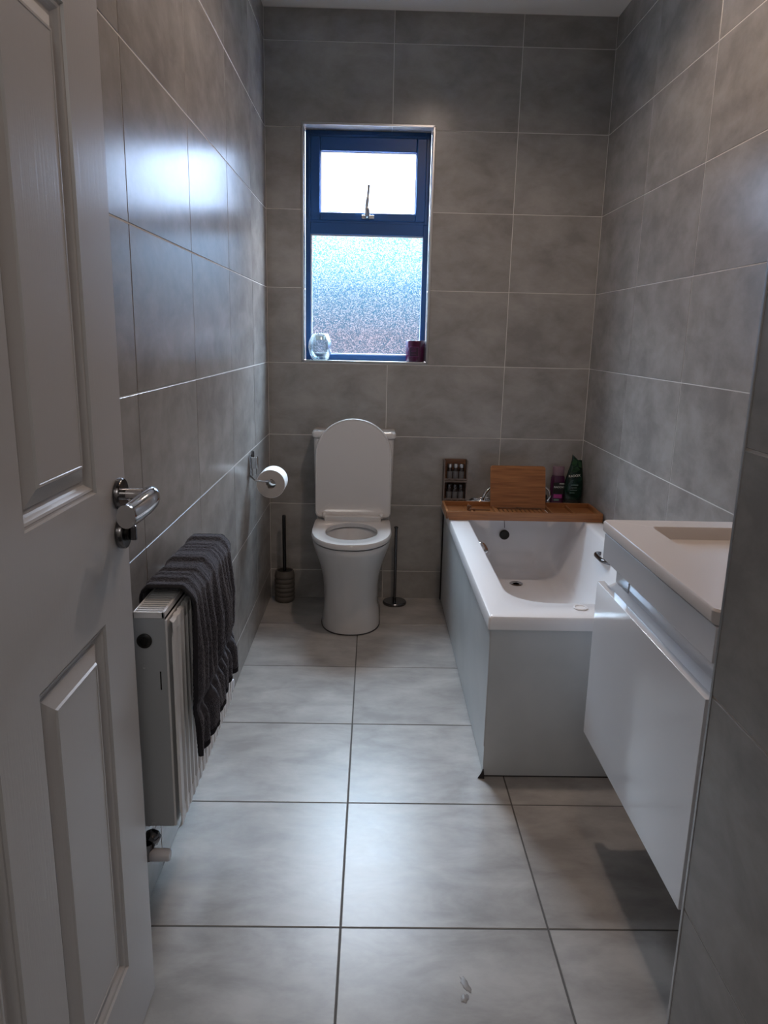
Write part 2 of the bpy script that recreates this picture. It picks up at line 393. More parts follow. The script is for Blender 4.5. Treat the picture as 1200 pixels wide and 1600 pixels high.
wp_(frame4('glazing_bead', .233, .667, 1.810, 2.067, .0065, .088, .10, M_bead, .001))
wp_(frame4('glazing_bead', .190, .709, 1.180, 1.716, .0065, .094, .106, M_bead, .001))
wp_(box('upper_pane', (.234, .108, 1.811), (.666, .1085, 2.066), M_clear))
wp_(box('lower_pane', (.191, .110, 1.181), (.708, .1105, 1.716), M_frost))
hh = wp_(boxes('window_handle', [((.422, .068, 1.784), (.478, .077, 1.800))], M_trim, None, .002))
V, Fc = tubevf(smoothpts([(.447, .068, 1.792), (.447, .055, 1.797), (.448, .049, 1.815), (.445, .046, 1.835), (.449, .044, 1.875), (.453, .043, 1.922)], 5), [.010]*8+[.011]*6+[.008]*6+[.006]*6, 12)
lv = mesh('lever', V, Fc, M_trim, hh, True)

# ------------------------------------------------------------------ sill things
t = thing('candle_holder', 'clear rounded glass tealight holder at the left end of the window sill', 'candle holder')
SZ = OZ0+.0085
cx, cy = .237, .05
lathe('glass_bowl', [(.030, 0), (.040, .006), (.050, .028), (.055, .055), (.052, .085), (.040, .116), (.034, .120), (.031, .117), (.047, .085), (.050, .055), (.045, .030), (.030, .012)], (cx, cy, SZ), M_candleglass, t, 36)
lathe('tealight_cup', [(.021, .092), (.023, .096), (.023, .110), (.0205, .110), (.019, .098)], (cx, cy, SZ), M_wax, t, 24)
place(t, (cx, cy, SZ))
t = thing('candle_jar', 'dark purple candle jar with square label at the right end of the window sill', 'candle')
cx = .682
lathe('jar', [(.040, 0), (.044, .003), (.045, .010), (.045, .094), (.043, .098), (.040, .096), (.040, .075)], (cx, cy, SZ), M_jarp, t, 36)
lathe('wax', [(.0395, .06), (.0395, .072)], (cx, cy, SZ), M_purple, t, 24)
def curvlabel(name, cx, cy, z0, z1, r, a0, a1, mat_, parent, th=.0008, n=10):
    V = []; Fc = []
    for k in range(n+1):
        a = a0+(a1-a0)*k/n
        for rr in (r, r+th):
            for z in (z0, z1): V.append((cx+rr*math.cos(a), cy+rr*math.sin(a), z))
    for k in range(n):
        b = k*4; c = b+4
        Fc += [(b+2, c+2, c+3, b+3), (b, b+1, c+1, c), (b+1, b+3, c+3, c+1), (b, c, c+2, b+2)]
    Fc += [(0, 2, 3, 1), (n*4, n*4+1, n*4+3, n*4+2)]
    return mesh(name, V, Fc, mat_, parent)
A = -PI/2-.2
lb = curvlabel('label', cx, cy, SZ+.024, SZ+.070, .0452, A-.50, A+.50, M_jarf, t)
curvlabel('label_face', cx, cy, SZ+.0262, SZ+.0678, .0461, A-.46, A+.46, M_jarl, lb)
for z in (.060, .054, .047, .036): curvlabel('label_line', cx, cy, SZ+z, SZ+z+.0012, .0470, A-.28, A+.24, M_jarf, lb, .0003)
place(t, (cx, cy, SZ))

# ------------------------------------------------------------------ door
door = struct(bpy.data.objects.new('door_1', None)); C.objects.link(door)
DX, DT = .08, .04; YE, YH = -2.293, -3.055
cols = ((-2.655, -2.420), (-2.998, -2.763)); rws = ((.184, .822), (1.030, 1.677), (1.775, 1.915))
Bx = []
ys = [YH, -2.998, -2.763, -2.655, -2.420, YE]
for a, b in ((YH, -2.998), (-2.763, -2.655), (-2.420, YE)): Bx.append(((DX-DT, a, .006), (DX, b, 1.985)))
for a, b in cols:
    for z0, z1 in ((.006, .184), (.822, 1.030), (1.677, 1.775), (1.915, 1.985)): Bx.append(((DX-DT, a, z0), (DX, b, z1)))
dl = boxes('door_leaf', Bx, M_door, door)
box('edge_lipping', (DX-DT+.001, YE, .006), (DX-.0015, YE+.0025, 1.985), M_door, door)
for a, b in cols:
    for z0, z1 in rws:
        rings = []
        for i, d in ((0, 0), (.0015, -.004), (.004, -.0045), (.006, -.0035), (.009, -.005), (.013, -.010), (.016, -.0125), (.022, -.013), (.0235, -.0105), (.044, -.0025), (.046, .0005), (.049, .0005), (.050, -.0005)):
            rings.append([(DX+d, a+i, z0+i), (DX+d, b-i, z0+i), (DX+d, b-i, z1-i), (DX+d, a+i, z1-i)])
        V, Fc = loftvf([[(DX-.03, y, z) for _, y, z in rings[0]]]+rings)
        mesh('raised_panel', V, Fc, M_door, door)
# handle
hd = lathe('door_handle', [(.024, 0), (.026, .002), (.026, .008), (.0245, .010), (.0, .010)], (DX, -2.330, 1.010), M_dchrome, door, 40, 'x', True, False)
tube('lever', smoothpts([(DX+.008, -2.330, 1.010), (DX+.030, -2.330, 1.010), (DX+.046, -2.330, 1.010)], 3), .0095, M_chrome, hd, 20)
pts = smoothpts([(DX+.043, -2.330, 1.010), (DX+.054, -2.334, 1.011), (DX+.060, -2.348, 1.010), (DX+.058, -2.368, 1.006), (DX+.051, -2.395, 1.000), (DX+.046, -2.420, .997), (DX+.045, -2.432, .997)], 6)
n = len(pts); rr = [(.0098 + .0068*math.sin(min(1, i/n*1.15)*PI*.62)) for i in range(n)]
rings = []; prev = None
for i, p in enumerate(pts):
    tv = (pts[min(i+1, n-1)]-pts[max(i-1, 0)]).normalized(); a = Vector((0, 0, 1)); a = (a-tv*a.dot(tv)).normalized(); b = tv.cross(a)
    rings.append([p+a*rr[i]*1.12*math.cos(2*PI*k/24)+b*rr[i]*.92*math.sin(2*PI*k/24) for k in range(24)])
loft('grip', rings, M_chrome, hd)
tt = lathe('thumb_turn', [(.024, 0), (.026, .002), (.026, .010), (.0245, .012), (.0, .012)], (DX, -2.332, .946), M_dchrome, door, 40, 'x', True, False)
lathe('turn_knob', [(.013, .011), (.013, .016), (.012, .017), (.011, .017)], (DX, -2.332, .946), M_blackm, tt, 28, 'x')
box('turn_bar', (DX+.016, -2.336, .9335), (DX+.028, -2.328, .9585), M_dchrome, tt, .003)
for o in list(door.children): o.location = -Vector((.06, YH, 0))
door.location = (.06, YH, 0)

# ------------------------------------------------------------------ radiator
t = thing('radiator', 'white ribbed panel radiator on left wall with a dark towel over it', 'radiator')
RX0, RX1, Y0, Y1, Z0, Z1 = .044, .120, -2.187, -1.640, .290, .752
prof = []      # corrugated front panel, outline in (y, x)
nr = 17; pitch = (Y1-Y0-.03)/nr
for k in range(nr):
    y = Y0+.015+k*pitch
    prof += [(y, 0), (y+pitch*.30, 0), (y+pitch*.42, -.010), (y+pitch*.86, -.010)]
prof = [(Y0, -.004), (Y0+.004, 0)] + prof + [(Y1-.015, 0), (Y1-.004, 0), (Y1, -.004)]
def ringz(z, dep, off=0): return [(RX1+(dx*dep if dx > -.012 else dx)-off, y, z) for y, dx in prof]
V = []; Fc = []; lev = [(Z0, .2, .006), (Z0+.006, .2, .0), (Z0+.032, .2, 0), (Z0+.042, 1, 0), (Z1-.052, 1, 0), (Z1-.042, .2, 0), (Z1-.020, .2, 0), (Z1-.014, .2, .006)]
n = len(prof)
for z, d, off in lev: V += ringz(z, d, off)
for k in range(len(lev)-1):
    for i in range(n-1): Fc.append((k*n+i, k*n+i+1, (k+1)*n+i+1, (k+1)*n+i))
fr = mesh('front_panel', V, Fc, M_rad, t, False); so = fr.modifiers.new('s', 'SOLIDIFY'); so.thickness = .0015
box('back_panel', (RX0, Y0+.002, Z0), (RX0+.012, Y1-.002, Z1-.014), M_rad, t, .002)
box('front_backing', (RX1-.0165, Y0+.002, Z0+.004), (RX1-.0125, Y1-.002, Z1-.016), M_rad, t)
for y0, y1 in ((Y0, Y0+.002), (Y1-.002, Y1)):
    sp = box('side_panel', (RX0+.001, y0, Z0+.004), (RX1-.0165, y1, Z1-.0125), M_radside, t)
gr = boxes('top_grille', [((RX0, Y0, Z1-.012), (RX0+.003, Y1, Z1)), ((RX1-.022, Y0, Z1-.012), (RX1-.017, Y1, Z1)), ((RX0, Y0, Z1-.012), (RX1-.017, Y0+.004, Z1)), ((RX0, Y1-.004, Z1-.012), (RX1-.017, Y1, Z1))], M_rad, t, .0008)
n = 48; L_ = []
for k in range(n):
    y = Y0+.006+k*(Y1-Y0-.012)/n; L_.append(((RX0+.003, y, Z1-.006), (RX1-.022, y+.0050, Z1-.002)))
gs = boxes('grille_slats', L_, M_rad, gr); gs['kind'] = 'stuff'
box('grille_shade_sheet', (RX0+.013, Y0+.004, Z1-.030), (RX1-.022, Y1-.004, Z1-.026), M_black, t)  # black sheet added as the shade below the slats, not a radiator part
lathe('bleed_plug', [(.0145, 0), (.0145, -.003), (.011, -.005), (.008, -.005), (.007, -.002)], (.064, Y0, .695), M_black, t, 24, 'y')
for z in (.640, .300):
    lathe('rivet', [(.0055, 0), (.0055, -.0015), (.003, -.002), (.0015, -.001)], (.061, Y0, z), M_radside, t, 16, 'y')
box('side_slot', (.0900, Y0-.0006, .594), (.0925, Y0+.001, .632), M_black, t)
# valves
vv = tube('lower_valve', smoothpts([(.0, Y0-.024, .248), (.028, Y0-.024, .248), (.050, Y0-.024, .248)], 3), .0105, M_dchrome, t, 18)
lathe('union_nut', [(.017, 0), (.017, -.012), (.013, -.018), (.012, -.030)], (.058, Y0+.004, .268), M_dchrome, vv, 8, 'y')
lathe('union_elbow', [(.014, -.014), (.015, .0), (.014, .022)], (.052, Y0-.022, .250), M_dchrome, vv, 20, 'z')
lathe('valve_cap', [(.0115, 0), (.013, .002), (.0125, .036), (.010, .040)], (.060, Y0-.026, .247), M_valve, t, 24, 'x')
lathe('thermostat_head', [(.0205, 0), (.0215, .006), (.020, .045), (.015, .055)], (.062, Y1+.032, .318), M_valve, t, 24, 'x')
tube('lower_valve', smoothpts([(.0, Y1+.030, .318), (.03, Y1+.030, .318), (.064, Y1+.030, .318)], 3), .010, M_dchrome, t, 16)
for y in (Y0+.12, Y1-.12): box('wall_bracket', (-.0005, y, .4), (RX0+.002, y+.02, .7), M_radside, t)
place(t, (.08, -1.91, Z0))

# ------------------------------------------------------------------ towel
rn = random.Random(8)
NU, NV = 110, 130
front_x, top_z, back_x = .134, .768, .034
path = []
def pathpt(s):   # s in metres from the wall-side hem over the top to the front hem
    segs = [((back_x, .60), (back_x, .752)), ((back_x, .752), (back_x+.014, top_z)), ((back_x+.014, top_z), (front_x-.016, top_z)), ((front_x-.016, top_z), (front_x, .750)), ((front_x, .750), (front_x+.002, .430))]
    for a, b in segs:
        L = math.dist(a, b)
        if s <= L or b[1] == .430:
            k = s/L; return a[0]+(b[0]-a[0])*k, a[1]+(b[1]-a[1])*k
        s -= L
TOT = .152+.0213+.07+.0241+.32
folds = [(rn.uniform(.0, 1), rn.uniform(.6, 1.2), rn.uniform(.018, .034)) for _ in range(0)]
fc = [.015, .11, .20, .29, .37, .46, .55, .635, .72, .80, .88, .96]; fa = [.7, 1, .8, 1.1, .75, 1, .9, .75, 1.0, .8, .9, .5]
V = []
for j in range(NV+1):
    s = TOT*j/NV; x, z = pathpt(s)
    drop = max(0, min(1, (.752-z)/.32)) if x > .1 else 0
    side = 1 if x > .1 and z < .75 else 0
    for i in range(NU+1):
        u = i/NU
        yn = -2.108 - .050*drop; yf = -1.715 - .012*drop + (.012 if not side else 0)
        bun = u + .012*math.sin(9*u+3*drop)
        y = yn + (yf-yn)*bun
        d = 0
        for c, a in zip(fc, fa):
            cc = c + .025*math.sin(c*31+drop*2.4)
            wd = .020+.010*drop
            d += a*math.exp(-((u-cc)/wd)**2)
        if side:
            band = 1-.65*math.exp(-((drop-.70)/.06)**2)
            amp = (.004+.019*min(1, drop*3))*band
            xx = x + .003 + amp*d + .004*math.sin(5*u)*drop
            # hem waviness and slight rise toward the far end
            zz = z + drop*(.028*u - .006*math.sin(u*40))
            V.append((xx, y+.004*math.sin(drop*7+c), zz))
        elif x > back_x+.012 or z > .752:
            V.append((x, y, z + .007*d + .003*math.sin(14*u) + .003))
        else:
            V.append((x+.001*math.sin(20*u), y, z))
Fc = []; mi = []
for j in range(NV):
    x, z = pathpt(TOT*(j+.5)/NV); drop = (.752-z)/.32 if x > .1 else 0
    for i in range(NU):
        a = j*(NU+1)+i; Fc.append((a, a+1, a+NU+2, a+NU+1))
        mi.append(2 if (j < 3 or j > NV-4 or i < 2 or i > NU-3) else (1 if .64 < drop < .76 else 0))
tw = mesh('towel', V, Fc, [M_towel, M_towelb, M_hem], None, True, fix=False)
for p, k in zip(tw.data.polygons, mi): p.material_index = k; p.use_smooth = True
so = tw.modifiers.new('s', 'SOLIDIFY'); so.thickness = .005; so.offset = 0
sb = tw.modifiers.new('ss', 'SUBSURF'); sb.levels = 1; sb.render_levels = 1
tx = bpy.data.textures.new('terry', 'CLOUDS'); tx.noise_scale = .004; tx.noise_depth = 1
dm = tw.modifiers.new('d', 'DISPLACE'); dm.texture = tx; dm.strength = .0022; dm.mid_level = .5; dm.texture_coords = 'LOCAL'
tw['label'] = 'dark charcoal towel with deep folds draped over the radiator'; tw['category'] = 'towel'

# ------------------------------------------------------------------ toilet
t = thing('toilet', 'white close-coupled toilet with raised lid under the window', 'toilet')
TX = .405; N = 64
def D(hw, yf, yb, z, yc=None, ef=2.25, eb=7):
    yc = yc if yc is not None else yf + (yb-yf)*.45
    P = []
    for i in range(N):
        a = 2*PI*i/N; c, s = math.cos(a), math.sin(a)
        e_ = ef if s < 0 else eb; k = (yc-yf) if s < 0 else (yb-yc)
        if s < 0: P.append((TX+hw*math.copysign(abs(c)**(2/e_), c), yc-k*abs(s)**(2/e_), z))
        else: P.append((TX+hw*math.copysign(abs(c)**(2/e_), c), yc+k*abs(s)**(2/e_), z))
    return P
def H(rx, ry, z, yc=-.365): return [(TX+rx*math.cos(2*PI*i/N), yc+ry*math.sin(2*PI*i/N), z) for i in range(N)]
rg = []
for z, hw, yf in ((0.004, .131, -.486), (.03, .130, -.486), (.08, .125, -.488), (.14, .121, -.492), (.20, .122, -.503), (.25, .128, -.520), (.30, .141, -.548), (.35, .158, -.580), (.385, .169, -.597), (.405, .172, -.602), (.412, .170, -.600)):
    rg.append(D(hw, yf, -.01, z, -.31 if z < .2 else -.33))
rg += [H(.125, .165, .412), H(.118, .155, .400), H(.112, .145, .34), H(.085, .105, .27), H(.05, .06, .225)]
loft('bowl', rg, M_white, t)
lathe('water', [(.0, .262), (.078, .262)], (TX, -.365, 0), M_water, t, 32, cap0=False, cap1=False)
loft('base_seal', [D(.1335, -.489, -.008, .0003, -.31), D(.1335, -.489, -.008, .0045, -.31)], M_dirt, t)
loft('seat', [D(.170, -.600, -.125, .416, -.33), D(.176, -.606, -.120, .420, -.33), D(.177, -.607, -.119, .432, -.33), D(.172, -.602, -.124, .440, -.33), H(.122, .160, .440, -.362), H(.114, .152, .434, -.362), H(.116, .154, .416, -.362)], M_white, t, False, False)
# lid standing up
def lidring(sc, y):
    P = []; hw = .174*sc; z0, z1 = .452+.174*(1-sc), .905-.174*(1-sc)*.8; zc = .73
    for i in range(33):
        a = PI*i/32; P.append((TX+hw*math.cos(a), math.sin(a)**.92*(z1-zc)+zc))
    r_ = .018
    P += [(TX-hw, z0+r_), (TX-hw+.006, z0+.006), (TX-hw+r_, z0), (TX+hw-r_, z0), (TX+hw-.006, z0+.006), (TX+hw, z0+r_)]
    return [(x, y+(z-.45)*.03, z) for x, z in P]
loft('lid', [lidring(.985, -.158), lidring(1, -.162), lidring(1, -.172), lidring(.985, -.176), lidring(.955, -.1765), lidring(.945, -.1745), lidring(.60, -.1745)], M_white, t)
box('hinge_bar', (TX-.130, -.205, .438), (TX+.130, -.165, .464), M_white, t, .004)
for s_ in (-1, 1): lathe('hinge', [(.013, -.008), (.015, -.006), (.015, .006), (.013, .008)], (TX+s_*.130, -.178, .462), M_white, t, 24, 'x')
loft('cistern', [rrect(TX-.168, TX+.168, -.145, -.006, .02, .40), rrect(TX-.178, TX+.178, -.148, -.006, .022, .55), rrect(TX-.184, TX+.184, -.150, -.006, .022, .812)], M_white, t)
loft('cistern_lid', [rrect(TX-.186, TX+.186, -.153, -.004, .02, .814), rrect(TX-.191, TX+.191, -.158, -.003, .022, .820), rrect(TX-.191, TX+.191, -.158, -.003, .022, .838), rrect(TX-.186, TX+.186, -.152, -.006, .02, .846)], M_white, t)
for s_ in (-1, 1): lathe('fixing_cap', [(.008, 0), (.008, .004), (.005, .008)], (TX+s_*.122, -.165, .045), M_valve, t, 16, 'x')
place(t, (TX, -.25, 0))

# ------------------------------------------------------------------ toilet roll and holder
t = thing('toilet_roll_holder', 'chrome toilet roll holder bracket on the left tiled wall', 'toilet roll holder')
box('back_plate', (0, -.590, .722), (.009, -.550, .800), M_chrome, t, .002)
box('cover_flap', (.010, -.592, .745), (.034, -.560, .792), M_chrome, t, .003)
box('hinge_post', (.007, -.566, .79), (.018, -.553, .812), M_dchrome, t, .002)
boxes('cutout_plate', [((.010, -.584, .712), (.013, -.560, .746)), ((.024, -.584, .716), (.027, -.560, .746))], M_chrome, t, .001)
tube('arm', [(.004, -.575, .712), (.02, -.604, .708), (.03, -.625, .705)] + smoothpts([(.034, -.632, .7045), (.06, -.636, .704), (.083, -.635, .704), (.092, -.628, .704), (.093, -.61, .704), (.093, -.53, .704)], 5), .0035, M_chrome, t, 12)
place(t, (0, -.57, .712))
t = thing('toilet_roll', 'white toilet paper roll hanging on chrome arm beside the toilet', 'toilet roll')
RC = (.090, -.615, .6895)
V = []; nn = 48
lathe('paper', [(.0555, 0), (.0565, .001), (.0565, .099), (.0555, .10)], RC, M_paper, t, 56, 'y', False, False)
for h in (0, .10):
    lathe('paper_end', [(.0555, h), (.0205, h)], RC, M_papere, t, 56, 'y', False, False)
lathe('core', [(.0205, 0), (.0205, .1), (.0195, .1), (.0195, 0), (.0205, 0)], RC, M_papere, t, 36, 'y', False, False)
place(t, (RC[0], RC[1], .633))

# ------------------------------------------------------------------ toilet brush, spare roll stand
t = thing('toilet_brush', 'toilet brush with black handle in grey ribbed pot by the left wall', 'toilet brush')
bx_, by_ = .075, -.058
pr_ = [(.040, 0), (.044, .004)]
for k in range(6):
    z = .010+k*.022; pr_ += [(.0475, z), (.0490, z+.008), (.0475, z+.016), (.0455, z+.020)]
pr_ += [(.044, .150), (.041, .156), (.037, .156), (.036, .145), (.034, .06)]
lathe('pot', pr_, (bx_, by_, 0), M_greyc, t, 40)
lathe('lid_disc', [(.036, .150), (.034, .152), (.0, .153)], (bx_, by_, 0), M_black, t, 32, cap1=False)
tube('handle', [(bx_, by_, .14), (bx_, by_, .2), (bx_-.001, by_, .3), (bx_-.001, by_, .426), (bx_-.001, by_, .430)], [.0085, .0085, .0085, .0085, .006], M_blackm, t, 16)
place(t, (bx_, by_, 0))
t = thing('toilet_roll_stand', 'dark chrome spare toilet roll stand between toilet and bath', 'roll stand')
sx_, sy_ = .611, -.075
lathe('base', [(.056, 0), (.058, .003), (.058, .010), (.054, .014), (.0, .015)], (sx_, sy_, 0), M_dchrome, t, 44, cap1=False)
tube('rod', [(sx_, sy_, .012), (sx_, sy_, .2), (sx_-.001, sy_, .36), (sx_-.001, sy_, .378)], .0068, M_dchrome, t, 18)
lathe('top_button', [(.0068, .378), (.010, .380), (.010, .385), (.006, .388)], (sx_-.001, sy_, 0), M_dchrome, t, 20)
place(t, (sx_, sy_, 0))

# ------------------------------------------------------------------ bath
t = thing('bathtub', 'white rectangular bathtub with white panels along the right wall', 'bathtub')
BX0, BX1, BY0, BY1, BZ = .826, 1.488, -1.547, -.004, .508
K = 8
def op(x0, x1, y0, y1, r, z): return rrect(x0, x1, y0, y1, r, z, K)
loft('tub', [op(BX0, BX1, BY0, BY1, .006, .468), op(BX0, BX1, BY0, BY1, .010, .500), op(BX0+.003, BX1-.003, BY0+.003, BY1-.003, .012, .506), op(BX0+.010, BX1-.008, BY0+.010, BY1-.008, .014, BZ),
    op(.903, 1.418, -1.432, -.088, .130, BZ), op(.909, 1.412, -1.426, -.094, .128, BZ-.004), op(.913, 1.408, -1.420, -.098, .126, BZ-.014), op(.935, 1.392, -1.385, -.112, .12, .42),
    op(.975, 1.365, -1.31, -.130, .115, .31), op(1.005, 1.345, -1.24, -.152, .11, .245), op(1.035, 1.322, -1.18, -.182, .10, .215), op(1.075, 1.285, -1.12, -.22, .07, .203), op(1.14, 1.22, -1.0, -.32, .03, .200)], M_acryl, t, False, True)
mesh('side_panel', *loftvf([[(.838, -1.538, .004), (.842, -.010, .004), (.842, -.010, .470), (.832, -1.538, .470)], [(.850, -1.538, .004), (.850, -.010, .004), (.850, -.010, .470), (.845, -1.538, .470)]]), M_panel, t)
box('end_panel', (.834, -1.542, .005), (1.488, -1.530, .470), M_panel, t)
box('panel_seal', (.840, -1.540, 0), (1.488, -1.530, .006), M_dirt, t)
box('seal_strip', (.836, -.012, 0), (.842, -.003, .46), M_dirt, t)
mesh('damaged_corner', *loftvf([[(.818, -1.552, .001), (.838, -1.556, .001), (.838, -1.534, .001)], [(.829, -1.549, .018), (.836, -1.548, .028), (.835, -1.538, .026)]]), M_dirt, t)
lathe('drain', [(.026, 0), (.030, .002), (.027, .004), (.020, .003), (.015, .000)], (1.145, -.345, .2015), M_chrome, t, 32)
boxes('corner_clip', [((.833, -1.5425, .10), (.836, -1.535, .46))], M_seal, t)
for x, sg, gy_ in ((.921, 1, 0), (1.400, -1, -.11)):
    tube('grip_handle', smoothpts([(a, b+gy_, c) for a, b, c in [(x-sg*.012, -.585, .448), (x+sg*.014, -.590, .452), (x+sg*.026, -.610, .453), (x+sg*.028, -.65, .453), (x+sg*.026, -.690, .453), (x+sg*.014, -.710, .452), (x-sg*.012, -.715, .448)]], 5), .0085, M_chrome if sg > 0 else M_dchrome, t, 16)
lathe('overflow', [(.010, 0), (.010, -.003), (.007, -.005)], (1.118, -.100, .462), M_chrome, t, 28, 'y')
tube('plug_chain', [(1.118, -.1, .47), (1.118, -.106, .44), (1.118, -.130, .405)], .0012, M_dchrome, t, 8)
lathe('plug', [(.019, 0), (.023, -.003), (.023, -.010), (.018, -.014)], (1.118, -.128, .372), M_black, t, 28, 'y')
lathe('handle_ring', [(.020, .0), (.022, .002), (.020, .004), (.016, .004), (.0145, .0015)], (1.105, -1.470, BZ), M_acryl, t, 32)
place(t, (1.157, -.775, 0))

# ------------------------------------------------------------------ bath tray
t = thing('bath_tray', 'brown bamboo bath tray laid across the far end of the bath', 'bath tray')
X0, X1, Yf, Yb, Zt = .811, 1.486, -.420, -.200, .5095
def rail(n_, a, b): return box(n_, a, b, M_wood, t, .002)
mesh('front_rail', *loftvf([[(X0+.012, Yf, Zt), (X1-.002, Yf, Zt), (X1-.002, Yf, Zt+.036), (X0, Yf, Zt+.036)], [(X0+.012, Yf+.010, Zt), (X1-.002, Yf+.010, Zt), (X1-.002, Yf+.010, Zt+.036), (X0, Yf+.010, Zt+.036)]]), M_wood, t)
rail('back_rail', (X0, Yb-.010, Zt+.002), (X1, Yb, Zt+.036))
rail('end_rail', (X0, Yf+.010, Zt+.002), (X0+.010, Yb-.010, Zt+.036)); rail('end_rail', (X1-.010, Yf+.010, Zt+.002), (X1, Yb-.010, Zt+.036))
for a, b in ((.905, 1.030), (1.275, 1.385)): rail('base_board', (a, Yf+.010, Zt+.010), (b, Yb-.010, Zt+.016))
box('base_board', (X0+.01, -.315, Zt+.010), (.905, Yb-.010, Zt+.016), M_wood, t, .001); box('base_board', (1.385, -.315, Zt+.010), (X1-.01, Yb-.010, Zt+.016), M_wood, t, .001)
for x in (.925, 1.030, 1.275, 1.372): rail('divider', (x, Yf+.010, Zt+.012), (x+.008, Yb-.010, Zt+.028))
n = 12
for k in range(n):
    x = 1.041+k*(1.272-1.041)/n; rail('slat', (x, Yf+.012, Zt+.008), (x+.0142, Yb-.012, Zt+.017))
rail('cross_bar', (1.038, -.350, Zt+.003), (1.275, -.338, Zt+.008)); rail('cross_bar', (1.038, -.262, Zt+.003), (1.275, -.250, Zt+.008))
box('glass_slot', (.932, -.300, Zt+.0165), (1.018, -.290, Zt+.019), M_woodd, t, .001)
boxes('cup_holder', [((.922, -.345, Zt+.016), (.945, -.325, Zt+.034)), ((.914, -.310, Zt+.016), (.932, -.292, Zt+.038)), ((.920, -.33, Zt+.018), (.930, -.30, Zt+.026))], M_woodd, t, .003)
# reading board leaning back
bz0 = Zt+.018; hgt = .183; tilt = .055
def bring(dy, r=.012):
    P = []
    for cx_, cz_, a0 in ((1.275-r, hgt-r, 0), (1.025+r, hgt-r, PI/2)):
        for i in range(7):
            a = a0+PI/2*i/6; P.append((cx_+r*math.cos(a), cz_+r*math.sin(a)))
    P += [(1.025, 0), (1.275, 0)]
    return [(x, -.250+dy+z/hgt*tilt, bz0+z) for x, z in P]
mesh('reading_board', *loftvf([bring(0), bring(.010)]), M_wood, t, bevel=.0015)
boxes('board_peg', [((1.140, -.275, bz0-.004), (1.165, -.256, bz0+.008))], M_woodd, t, .003)
box('board_rest', (1.06, -.268, bz0-.002), (1.25, -.258, bz0+.005), M_woodd, t, .001)
for x in (1.05, 1.24): box('board_strut', (x, -.245, bz0-.002), (x+.01, -.205, bz0+.004), M_wood, t)
place(t, (1.15, -.31, Zt))

# ------------------------------------------------------------------ rack of small bottles on the bath's far corner
t = thing('bottle_rack', 'small two-tier wooden bottle rack at the left far corner of bath', 'rack')
rx0, rx1, ry0, ry1 = .8275, .940, -.070, -.012; rz = BZ
box('side', (rx0, ry0, rz), (rx0+.006, ry1, rz+.200), M_crate, t, .001); box('side', (rx1-.006, ry0, rz), (rx1, ry1, rz+.200), M_crate, t, .001)
for z in (0, .098): box('shelf', (rx0+.006, ry0, rz+z), (rx1-.006, ry1, rz+z+.007), M_crate, t, .001)
box('back_board', (rx0+.006, ry1-.004, rz+.007), (rx1-.006, ry1, rz+.200), M_woodd, t)
for z in (.026, .122): box('retaining_bar', (rx0+.006, ry0, rz+z-.012), (rx1-.006, ry0+.003, rz+z-.006), M_crate, t)
place(t, (.886, -.04, rz))
def vial(x, z, label, cap, first=False):
    t = thing('small_bottle', label, 'bottle', group='small bottles in the wooden rack')
    lathe('glass_body', [(.0125, 0), (.0135, .002), (.0135, .048), (.010, .056), (.010, .060)], (x, -.040, z), M_vial, t, 24)
    lathe('cap', [(.0115, .058), (.012, .060), (.012, .074), (.011, .076)], (x, -.040, z), cap, t, 24)
    curvlabel('label', x, -.040, z+.008, z+.042, .0136, -PI*.85, -PI*.2, M_viall, t)
    place(t, (x, -.040, z))
pos = ('left', 'middle', 'right')
for i, x in enumerate((.858, .886, .914)):
    vial(x, rz+.1055, 'silver-capped dark small bottle, %s of the rack\'s top shelf' % pos[i], M_cap)
    vial(x, rz+.0075, 'dark-capped small bottle, %s of the rack\'s lower shelf' % pos[i], M_dchrome)

# ------------------------------------------------------------------ tap with shower hose on the far rim
t = thing('bath_tap', 'chrome bath mixer tap mostly hidden behind the bamboo board', 'tap')
for x in (1.075, 1.245): lathe('tap_leg', [(.022, .001), (.024, .003), (.018, .008), (.016, .05)], (x, -.055, BZ), M_chrome, t, 28)
tube('tap_body', [(1.055, -.055, BZ+.058), (1.15, -.055, BZ+.058), (1.265, -.055, BZ+.058)], .019, M_chrome, t, 24)
tube('spout', smoothpts([(1.125, -.060, BZ+.060), (1.085, -.080, BZ+.085), (1.045, -.105, BZ+.080), (1.018, -.118, BZ+.052), (1.012, -.120, BZ+.026)], 6), .0085, M_chrome, t, 16)
lathe('tap_handle', [(.021, 0), (.024, .006), (.024, .038), (.020, .044), (.0, .046)], (1.300, -.060, BZ+.001), M_dchrome, t, 28, cap1=False)
tube('handle_loop', smoothpts([(1.272, -.075, BZ+.075), (1.300, -.078, BZ+.086), (1.325, -.078, BZ+.072), (1.333, -.078, BZ+.045), (1.322, -.075, BZ+.020)], 6), .0058, M_chrome, t, 12)
pts = []
for k in range(61):
    a = 2*PI*k/30+.6; pts.append((1.005+.048*math.cos(a)+.012*k/60, -.060+.034*math.sin(a), BZ+.009+.011*k/60+.003*math.sin(a*2)))
pts += [(1.075, -.040, BZ+.030), (1.10, -.045, BZ+.045)]
tube('shower_hose', pts, .0062, M_chrome, t, 12)
place(t, (1.16, -.055, BZ))

